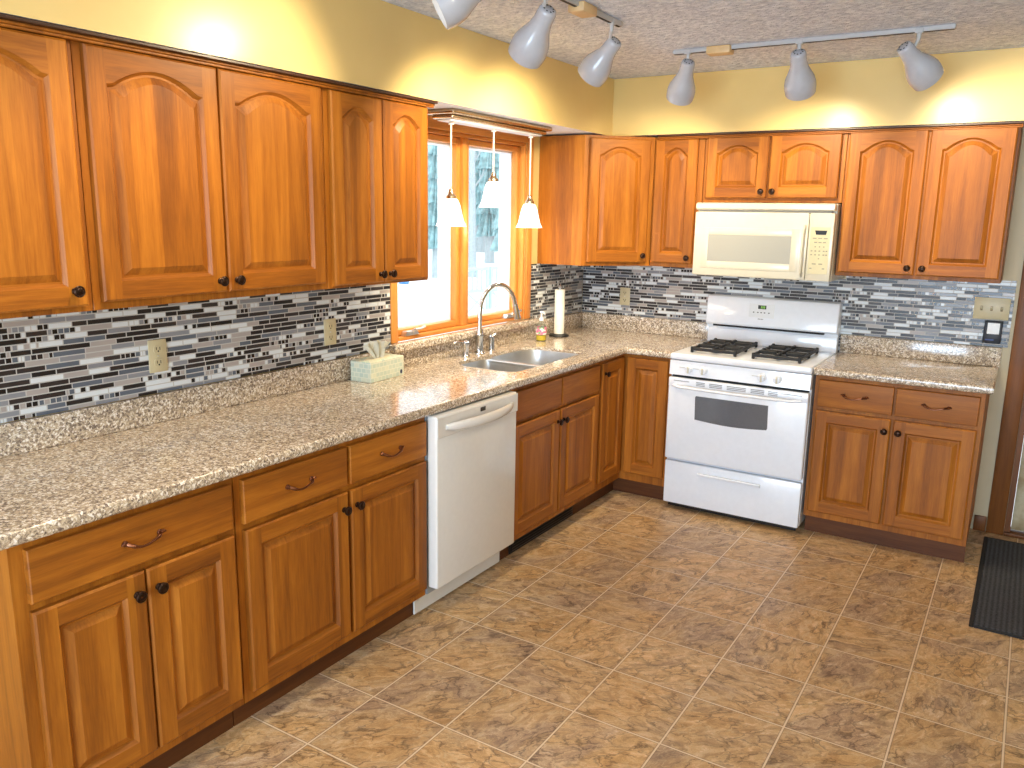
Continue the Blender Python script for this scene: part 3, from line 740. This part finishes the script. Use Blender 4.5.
# cooktop
m = MB(); m.box(0, RW, -.676, -.075, .879, .916, 0, .012, 4)
bm = m.bm
tp_ = m.out('cooktop', white_enamel, rg)
burner_metal = plain('burner_metal', lin(60, 60, 62), .4, .6)
for gx0 in (.095, .440):
    gx1 = gx0+.245; gy0, gy1 = -.585, -.185
    # burner caps
    for by in (-.485, -.285): MB().lathe([(.05, 0), (.05, .006), (.036, .008), (.036, .016), (.030, .020), (0, .021)], Matrix.Translation(((gx0+gx1)/2, by, .9165)), 24).out('burner', burner_metal, rg)
    g = MB(); z0_, z1_ = .928, .945; bw = .016
    for yy in (gy0, gy1): g.box(gx0, gx1, yy-bw/2, yy+bw/2, z0_, z1_, 0, .003, 1)
    for xx in (gx0, gx1): g.box(xx-bw/2, xx+bw/2, gy0, gy1, z0_, z1_, 0, .003, 1)
    mid = (gy0+gy1)/2; g.box(gx0, gx1, mid-bw/2, mid+bw/2, z0_, z1_, 0, .003, 1)
    cxg = (gx0+gx1)/2
    for by in (-.485, -.285):
        for (dx, dy) in ((1, 0), (-1, 0), (0, 1), (0, -1)):
            x0_ = cxg+dx*.026; y0_ = by+dy*.026
            x1_ = gx1 if dx > 0 else gx0 if dx < 0 else cxg; y1_ = by+dy*.1 if dy else by
            hw = bw/2
            g.box(min(x0_, x1_)-(0 if dx else hw), max(x0_, x1_)+(0 if dx else hw), min(y0_, y1_)-(0 if dy else hw), max(y0_, y1_)+(0 if dy else hw), .933, .952, 0, .003, 1)
    for xx in (gx0, gx1):
        for yy in (gy0, mid, gy1): g.box(xx-.008, xx+.008, yy-.008, yy+.008, .9165, .950, 0, .003, 1)
    g.out('burner_grate', black_iron, rg)
# backguard: lower recess, dark vent slot, bowed control head
m = MB(); m.box(.004, RW-.004, -.072, -.012, .876, 1.0, 0, .004, 2)
m.prism([(-.012, 1.0), (-.072, 1.0), (-.074, 1.018), (-.082, 1.024), (-.106, 1.026), (-.114, 1.036), (-.104, 1.175), (-.090, 1.194), (-.070, 1.200), (-.012, 1.200)], .0, RW, 'x', 0, .008, 3)
bgd = m.out('backguard', white_enamel, rg)
MB().box(.045, RW-.075, -.1005, -.0735, 1.0135, 1.0235, 0).out('vent_slot', dark_slot, bgd)
# display block on the head's sloping face (y runs -.114 at z 1.036 to -.104 at z 1.175)
def onface(z): return -.114+(z-1.036)/.139*.010
disp = MB(); disp.prism([(onface(1.085)-.0012, 1.085), (onface(1.165)-.0012, 1.165), (onface(1.165)+.004, 1.165), (onface(1.085)+.004, 1.085)], .262, .410, 'x', 0, .0005, 1)
dp = disp.out('control_keypad', plain('pale_grey_keypad', lin(222, 224, 226), .35, var=.01), bgd)
def face_box(x0, x1, z0, z1, pr): 
    b = MB(); b.prism([(onface(z0)-pr, z0), (onface(z1)-pr, z1), (onface(z1)+.002, z1), (onface(z0)+.002, z0)], x0, x1, 'x'); return b
face_box(.314, .362, 1.136, 1.158, .0022).out('clock_display', black_plastic, dp)
for (a, b) in ((.331, .337), (.340, .346), (.349, .355)): face_box(a, b, 1.140, 1.154, .0028).out('digit', green_led, dp)
for a in (.285, .310, .330, .350, .375): face_box(a, a+.009, 1.112, 1.118, .0022).out('key_mark', print_dark, dp)
for (a, b) in ((.318, .324), (.327, .333), (.336, .342), (.345, .349)): face_box(a, b, 1.074, 1.079, .0008).out('badge_mark', print_dark, bgd)

# ------------------------------------------------------------------ microwave
mw = thing('microwave_oven', 'cream over-the-range microwave oven with keypad, mounted under the short cabinet', 'microwave', (.921, 0, 1.336))
MWW, MD = .758, .415; H = .408
m = MB(); m.box(0, MWW, -.365, -.004, 0, H, 0, .004, 1); m.out('body', cream_plastic, mw)
m = MB(); m.prism([(-.366, .368), (-.410, .368), (-.418, .376), (-.418, .400), (-.405, H), (-.366, H)], .004, MWW-.004, 'x', 0, .004, 2); vt = m.out('vent_grille', cream_plastic, mw)
m = MB()
MB().box(.02, MWW-.02, -.403, -.366, .3575, .3675).out('grille_slots', plain('grille_grey', lin(150, 148, 138), .5), mw)
m = MB(); m.box(.001, .628, -.412, -.366, .002, .357, 0, .007, 3); md = m.out('door', cream_plastic, mw)
m = MB(); frame_of(m, .045, .585, .045, .272, .040, -.4145, -.411, (0, 0), .0015); m.out('window_bezel', cream_plastic, md)
MB().box(.083, .547, -.4135, -.410, .083, .234).out('window', micro_glass, md)
m = MB(); P = []; rr = []
for i in range(15):
    t = -1+2*i/14; P.append((.612, -.412-.004-.028*min(1, (1-t*t)*3)**.5, .158+t*.130)); rr.append(.012)
m.tube(P, rr, 12, flat=(.6, 1.1)); m.out('handle', cream_plastic, md)
m = MB(); m.box(.631, MWW-.001, -.412, -.366, .002, .357, 0, .006, 2); mp = m.out('control_panel', cream_plastic, mw)
MB().box(.642, .742, -.4132, -.411, .040, .285).out('keypad', cream_panel, mp)
MB().prism([(.664, .268), (.726, .268), (.720, .246), (.670, .246)], -.4142, -.412, 'y').out('display', black_plastic, mp)
m = MB()
for (zz, xs, w_) in ((.224, (.655, .683, .711), .020), (.203, (.664, .686, .708), .016), (.180, (.668, .690, .712), .007), (.158, (.650, .670, .690, .712, .726), .009), (.138, (.650, .670, .690, .712, .726), .009), (.118, (.690,), .007), (.090, (.662, .695), .020), (.066, (.650, .715), .012)):
    for xx in xs: MB().box(xx, xx+w_, -.4142, -.4128, zz, zz+.006).out('key', grey_print, mp)

# ------------------------------------------------------------------ outlets and switches
def outlet(label, loc, rz):
    o = thing('wall_outlet', label, 'outlet', loc, rz, 'almond duplex outlets')
    MB().box(-.036, .036, -.006, 0, -.058, .058, 0, .003, 2).out('cover_plate', almond, o)
    for zz in (-.024, .024):
        m = MB(); m.prism([(x_, z_+zz) for x_, z_ in rounded(-.017, .017, -.014, .014, .009, 4)], -.0082, -.0055, 'y', 0, .0006, 1)
        rc = m.out('receptacle', almond, o)
        k = MB(); k.box(-.0085, -.0060, -.0088, -.008, zz-.002, zz+.008); k.box(.0055, .0080, -.0088, -.008, zz-.003, zz+.008)
        k.lathe([(.003, 0), (.003, .0006)], Matrix.Translation((0, -.0082, zz-.007)) @ Matrix.Rotation(pi/2, 4, 'X'), 10)
        k.out('slots', dark_slot, rc)
    MB().lathe([(.003, 0), (.003, .0012)], Matrix.Translation((0, -.006, 0)) @ Matrix.Rotation(pi/2, 4, 'X'), 10).out('screw', steel, o)
outlet('almond duplex outlet on the mosaic tile nearest the left edge of the photo', (.0105, -3.246, 1.152), LEFT)
outlet('almond duplex outlet on the mosaic tile above the tissue box', (.0105, -2.402, 1.143), LEFT)
outlet('almond duplex outlet on the back wall tile between corner and range', (.329, -.0105, 1.143), 0)
sw = thing('light_switch', 'almond triple toggle switch plate on the tile at the right end', 'switch', (2.424, -.0105, 1.218))
MB().box(-.082, .082, -.006, 0, -.057, .057, 0, .003, 2).out('cover_plate', almond, sw)
for xx in (-.046, 0, .046):
    m = MB(); m.box(xx-.0055, xx+.0055, -.0068, -.0055, -.012, .012); m.out('toggle_slot', plain('shaded_slot', lin(120, 108, 80), .6), sw)
    m = MB(); m.prism([(-.006, -.006), (-.018, .004), (-.017, .010), (-.006, .006)], xx-.004, xx+.004, 'x', 0, .001, 1); m.out('toggle', almond, sw)
    for zz in (-.03, .03): MB().lathe([(.003, 0), (.003, .0012)], Matrix.Translation((xx, -.006, zz)) @ Matrix.Rotation(pi/2, 4, 'X'), 10).out('screw', almond, sw)
pl = thing('plug_in_monitor', 'small black plug-in device with white screen below the light switches', 'device', (2.443, -.0105, 1.100))
MB().box(-.042, .042, -.030, 0, -.062, .055, 0, .005, 2).out('housing', plain('dark_navy_plastic', lin(24, 28, 40), .4), pl)
MB().box(-.026, .030, -.0325, -.0295, -.012, .046, 0, .001, 1).out('screen', white_plastic, pl)
MB().box(-.030, .010, -.0312, -.0295, -.046, -.040).out('label_strip', plain('blue_label', lin(60, 80, 140), .5), pl)

# ------------------------------------------------------------------ things on the counter
tb = thing('tissue_box', 'pale green patterned tissue box with a tissue pulled up, on the counter', 'tissue box', (.093, -2.185, .9145), radians(3))
BX, BY, BH = .058, .122, .092
m = MB(); m.box(-BX, BX, -BY, BY, 0, BH, 0, .002, 1); m.out('carton', tissue_box_mat(), tb)
m = MB(); m.prism([(.030*cos(a*pi/12), .085*sin(a*pi/12)) for a in range(24)], BH+.0002, BH+.0012, 'z'); m.out('opening_film', plain('cream_film', lin(214, 206, 176), .4), tb)
m = MB(); bm = m.bm; g = {}
for i in range(15):
    for j in range(8):
        s_ = -1+2*i/14; t_ = j/7
        wv = .014*sin(i*1.3)*(1-.3*t_)+.008*sin(i*2.9+1+t_*3)
        g[i, j] = bm.verts.new((wv+.022*t_*s_, s_*(.030+.040*t_**.7), BH+.001+.078*t_*(1-.22*abs(s_)**2)+.005*sin(i*1.9)*t_))
for i in range(14):
    for j in range(7): bm.faces.new((g[i, j], g[i+1, j], g[i+1, j+1], g[i, j+1]))
bmesh.ops.solidify(bm, geom=bm.faces, thickness=.0015)
m.out('tissue', tissue_mat, tb, sharp=0)
m = MB()
m.prism([(.100+.008*cos(a*pi/8), .020+.010*sin(a*pi/8)) for a in range(16)], BX-.0002, BX+.0012, 'x')
m.out('brand_mark', plain('navy_print', lin(40, 46, 74), .5), tb)

pt = thing('paper_towel_holder', 'black paper towel stand with a nearly used up white roll in the corner', 'paper towel holder', (.105, -.495, .9145))
MB().lathe([(.062, 0), (.064, .004), (.060, .010), (.02, .013), (0, .013)], None, 32).out('base', black_plastic, pt)
MB().lathe([(.006, .012), (.006, .300), (.011, .304), (.012, .312), (.006, .320), (0, .322)], None, 16).out('post', steel, pt)
MB().lathe([(.0195, .016), (.032, .016), (.032, .292), (.0195, .292), (.0195, .016)], None, 32, cap=False).out('roll', paper, pt)

sb = thing('soap_bottle', 'clear pump soap bottle with floral label and yellow soap left of the paper towel', 'bottle', (.115, -.735, .9145))
MB().lathe([(0, 0), (.030, .001), (.032, .006), (.032, .085), (.028, .100), (.014, .112), (.012, .124)], None, 28).out('bottle', clear_plastic, sb)
MB().lathe([(0, .003), (.0285, .004), (.0300, .008), (.0300, .034), (0, .0345)], None, 28).out('soap', plain('yellow_soap', lin(226, 190, 60), .3), sb)
m = MB(); 
m.lathe([(.0325, .040), (.0325, .084)], None, 28, cap=False); m.out('label', floral_mat(), sb)
pm = MB(); pm.lathe([(.014, .122), (.014, .136), (.006, .140), (.005, .165), (.010, .167), (.010, .178), (0, .180)], None, 18); pm.tube([(0, 0, .172), (.02, -.012, .173), (.036, -.022, .166)], [.006, .005, .0045], 10)
pm.out('pump', white_plastic, sb)

# ------------------------------------------------------------------ pendant fixture over the sink
pf = thing('pendant_light', 'three-shade pendant fixture on a nickel bar under the soffit at the window', 'light', (.20, -1.405, 2.079))
m = MB(); hl = .455
for (dx, hy, z0_, z1_, mi) in ((.040, hl-.040, 0, .008, 1), (.060, hl-.022, .008, .026, 0), (.082, hl, .026, .0485, 0)):
    m.box(-dx, dx, -hy, hy, z0_, z1_, mi, .0035 if mi else .008, 4)
m.out('canopy_bar', [nickel, white_paint], pf)
for (yy, zb_) in ((-.362, 1.600), (.000, 1.694), (.362, 1.590)):
    zz = zb_-2.079
    m = MB(); m.tube([(0, yy, .0), (0, yy, (zz+.145)*.5), (0, yy, zz+.145)], .0042, 8); m.lathe([(.014, -.012), (.012, -.004), (.008, .001)], Matrix.Translation((0, yy, 0)), 16)
    cdn = m.out('cord', cord_white, pf)
    MB().lathe([(.006, .175), (.010, .172), (.013, .160), (.016, .150), (.024, .142), (.026, .128), (.022, .122)], Matrix.Translation((0, yy, zz)), 20).out('socket', nickel, cdn)
    MB().lathe([(.024, .130), (.034, .122), (.044, .098), (.052, .062), (.060, .028), (.072, .002), (.074, 0), (.070, .003), (.057, .030), (.049, .062), (.041, .096), (.030, .118)], Matrix.Translation((0, yy, zz)), 32, cap=False).out('shade', shade_m, cdn, sharp=60)
    lamp('pendant_bulb', 'POINT', (.20, -1.405+yy, zb_-.015), 3.0, (1, .85, .62), radius=.02)

# ------------------------------------------------------------------ track lights
def head(parent, base, mouth, stem_top, name='lamp_head'):
    b, e = Vector(base), Vector(mouth); ax = (e-b); Ln = ax.length; q = ax.to_track_quat('Z', 'Y').to_matrix().to_4x4(); q.translation = b
    s = Ln/.205
    m = MB(); m.lathe([(0, 0), (.026*s, 0), (.031*s, .003*s), (.034*s, .012*s), (.036*s, .050*s), (.042*s, .080*s), (.054*s, .108*s), (.066*s, .135*s), (.071*s, .160*s), (.071*s, .180*s), (.068*s, .205*s), (.064*s, .205*s), (.065*s, .180*s), (.060*s, .150*s), (.036*s, .11*s), (0, .11*s)], q, 28)
    h = m.out(name, head_white, parent, sharp=50)
    m = MB()
    for k in range(8):
        a = 2*pi*k/8; m.lathe([(.0035, 0), (.0035, .0012)], q @ Matrix.Translation((.019*s*cos(a), .019*s*sin(a), -.0012)), 8)
    m.out('cooling_holes', dark_slot, h)
    m = MB(); m.lathe([(0, .150*s), (.045*s, .152*s), (.055*s, .165*s), (.055*s, .172*s), (0, .178*s)], q, 24); m.out('bulb', bulb_mat, h)
    m = MB(); st = Vector(stem_top); tgt = b+ax*.30; side = ax.cross(Vector((0, 0, 1)))
    side = side.normalized() if side.length > 1e-3 else Vector((1, 0, 0))
    m.tube([st, st-Vector((0, 0, .025)), st.lerp(tgt, .6), tgt], [.010, .008, .007, .007], 10)
    m.box(st.x-.016, st.x+.016, st.y-.016, st.y+.016, st.z-.004, st.z+.018, 0, .003, 1)
    m.out('arm', track_white, h)
    return ax.normalized(), e
def aim_lamp(ax, e, power=14, tgt=None):
    return lamp('track_bulb', 'SPOT', e+ax*.004, power, (1, .83, .56), aim=e+ax, cone=radians(114), blend=.85, radius=.04)
t1 = thing('track_light', 'white track light with three heads on the ceiling in front of the microwave', 'light', (0, 0, 0), 0, 'white track lights')
m = MB(); m.box(.975, 2.195, -1.013, -.987, 2.434, 2.4535, 0, .002, 1); m.out('rail', track_white, t1)
MB().box(.98, 2.19, -1.006, -.994, 2.4325, 2.434).out('contact_slot', dark_slot, t1)
MB().box(1.150, 1.265, -1.035, -.965, 2.416, 2.4525, 0, .006, 2).out('feed_box', track_tan, t1)
for b, e, st, w_, tg in (((1.062, -1.02, 2.394), (.985, -.915, 2.243), (1.05, -1.0, 2.432), 37, (.70, -.35, 1.9)), ((1.575, -1.02, 2.394), (1.566, -.885, 2.240), (1.573, -1.0, 2.432), 37, (1.64, -.352, 2.0)), ((2.006, -1.02, 2.380), (2.102, -.890, 2.262), (2.060, -1.0, 2.432), 37, (2.14, -.352, 2.05))):
    ax, mo = head(t1, b, e, st); aim_lamp(ax, mo, w_, tg)
HB, HM = (1.041, -2.674, 2.387), (.900, -2.785, 2.290)
t2 = thing('track_light', 'white track light with heads aimed at the left soffit, running toward the viewer', 'light', (0, 0, 0), 0, 'white track lights')
m = MB(); m.box(.987, 1.013, -2.90, -1.668, 2.434, 2.4535, 0, .002, 1); m.out('rail', track_white, t2)
MB().box(.994, 1.006, -2.895, -1.673, 2.4325, 2.434).out('contact_slot', dark_slot, t2)
MB().box(.965, 1.035, -2.06, -1.945, 2.416, 2.4525, 0, .006, 2).out('feed_box', track_tan, t2)
for b, e, st, w_, tg in (((1.0, -1.700, 2.376), (.860, -1.650, 2.252), (1.0, -1.745, 2.432), 50, (.35, -1.5, 1.9)), ((1.0, -2.262, 2.385), (.860, -2.192, 2.247), (1.0, -2.290, 2.432), 50, (.352, -2.1, 1.95)), (HB, HM, (1.0, -2.70, 2.432), 26, (.352, -2.75, 2.0))):
    ax, mo = head(t2, b, e, st); aim_lamp(ax, mo, w_, tg)

# ------------------------------------------------------------------ mat by the door
dm_ = thing('door_mat', 'black ribbed doormat on the floor in front of the door', 'mat', (2.536, -1.285, .001))
MB().box(.018, .83, .018, 1.16, 0, .008, 0, .003, 1).out('pile', rug_m, dm_)
m = MB(); frame_of(m, 0, .848, 0, 0, .01, 0, 0) if False else None
m = MB(); m.box(0, .0178, 0, 1.178, 0, .006, 0, .002, 1); m.box(.8302, .848, 0, 1.178, 0, .006, 0, .002, 1); m.box(.0178, .8302, 0, .0178, 0, .006, 0, .002, 1); m.box(.0178, .8302, 1.1602, 1.178, 0, .006, 0, .002, 1)
m.out('rubber_border', plain('black_rubber', lin(30, 30, 33), .7), dm_)

# ------------------------------------------------------------------ outdoors
bark = plain('frosty_bark', lin(176, 190, 194), .9, var=.12); needles = plain('frosted_needles', lin(160, 196, 200), .9, var=.2, scale=6)
def conifer(x, y_, z, h, label, seed, rad):
    R = random.Random(seed); t = thing('snowy_tree', label, 'tree', (x, y_, z), 0, 'trees beyond the window')
    MB().tube([(0, 0, -.2), (0, 0, h*.5), (0, 0, h*.97)], [h*.022, h*.014, h*.004], 8).out('trunk', bark, t)
    m = MB(); bm = m.bm; n = 15
    for k in range(9):
        f_ = k/9; zb_ = h*(.12+.82*f_); r_ = rad*(1-f_)**.6+.05
        top = bm.verts.new((0, 0, zb_+h*.17)); ring = []
        for i in range(n*2):
            a = pi*i/n+k; rr_ = r_*(1 if i % 2 else .55)*R.uniform(.75, 1.15); ring.append(bm.verts.new((rr_*cos(a), rr_*sin(a), zb_+R.uniform(-.12, .05)*r_-(.1*r_ if i % 2 else 0))))
        for i in range(n*2): bm.faces.new((top, ring[i], ring[(i+1) % (n*2)]))
    m.out('foliage', needles, t, sharp=0)
def bare(x, y_, z, h, label, seed):
    R = random.Random(seed); t = thing('bare_tree', label, 'tree', (x, y_, z), 0, 'trees beyond the window')
    MB().tube([(0, 0, -.2), (.05*R.uniform(-1, 1), 0, h*.4), (.2*R.uniform(-1, 1), .2*R.uniform(-1, 1), h)], [h*.018, h*.012, h*.003], 8).out('trunk', bark, t)
    m = MB()
    for k in range(26):
        zb_ = h*R.uniform(.22, .95); a = R.uniform(0, 2*pi); l_ = h*.07*(1.1-zb_/h)+.12
        p = Vector((0, 0, zb_)); q_ = p+Vector((cos(a)*l_*.6, sin(a)*l_*.6, l_*.6)); r_ = q_+Vector((cos(a+.4)*l_*.5, sin(a+.4)*l_*.5, l_*.6))
        m.tube([p, q_, r_], [h*.005, h*.003, h*.001], 5)
        for _ in range(3):
            a2 = a+R.uniform(-1.2, 1.2); m.tube([q_, q_+Vector((cos(a2)*l_*.4, sin(a2)*l_*.4, l_*.35))], [h*.0025, h*.001], 4)
    m.out('branches', bark, t)
R = random.Random(11)
def gz(x, y_): return -.45+max(0, math.hypot(x, y_+1)-9)*.028
C0 = Vector((2.582, -4.989)); names = []
k = 0
for row, (dist, off) in enumerate(((24, 0), (29, .021), (34, .010), (40, .030))):
    for q_ in range(6):
        ang = -.695+off+q_*.042; x_ = C0.x+dist*sin(ang); y_ = C0.y+dist*cos(ang); k += 1
        if k % 5 == 3: bare(x_, y_, gz(x_, y_), R.uniform(6, 8), 'bare pale tree in the tree line seen through the window', k)
        else: conifer(x_, y_, gz(x_, y_), R.uniform(6, 8)+row, 'pale frosted conifer in the tree line seen through the window', k, dist*.018)
gt = thing('garden_gate', 'pale green wooden double gate with crossed braces in the snow outside', 'gate', (-6.0, 7.05, gz(-6, 7.6)), pi/2-.25)
gm = plain('weathered_pale_green_paint', lin(176, 208, 200), .8, var=.06)
for k in range(2):
    m = MB(); x0_ = k*.60; frame_of(m, x0_, x0_+.57, .25, 1.12, .06, -.02, .02, (0, 0), .004)
    m.box(x0_+.06, x0_+.51, -.018, .018, .66, .72)
    lf = m.out('gate_leaf', gm, gt)
    m = MB()
    for (p, q_) in (((x0_+.06, .31), (x0_+.51, .66)), ((x0_+.06, .66), (x0_+.51, .31))): m.tube([(p[0], 0, p[1]), (q_[0], 0, q_[1])], .018, 8)
    for xx in (.17, .285, .40): m.box(x0_+xx-.012, x0_+xx+.012, -.012, .012, .72, 1.06)
    m.out('braces', gm, lf)
m = MB()
for xx in (-.06, 1.19): m.box(xx-.04, xx+.04, -.04, .04, -.1, 1.2, 0, .006, 1)
m.out('gate_posts', gm, gt)

tb2 = thing('blue_tub', 'small blue tub standing in the snow outside, low behind the window', 'tub', (-11.65, 12.15, gz(-11.65, 12.15)+.01))
MB().lathe([(0, 0), (.13, 0), (.17, .26), (.185, .27), (.185, .29), (.165, .29), (.125, .02), (0, .02)], None, 24).out('shell', plain('blue_plastic', lin(60, 140, 200), .4), tb2)
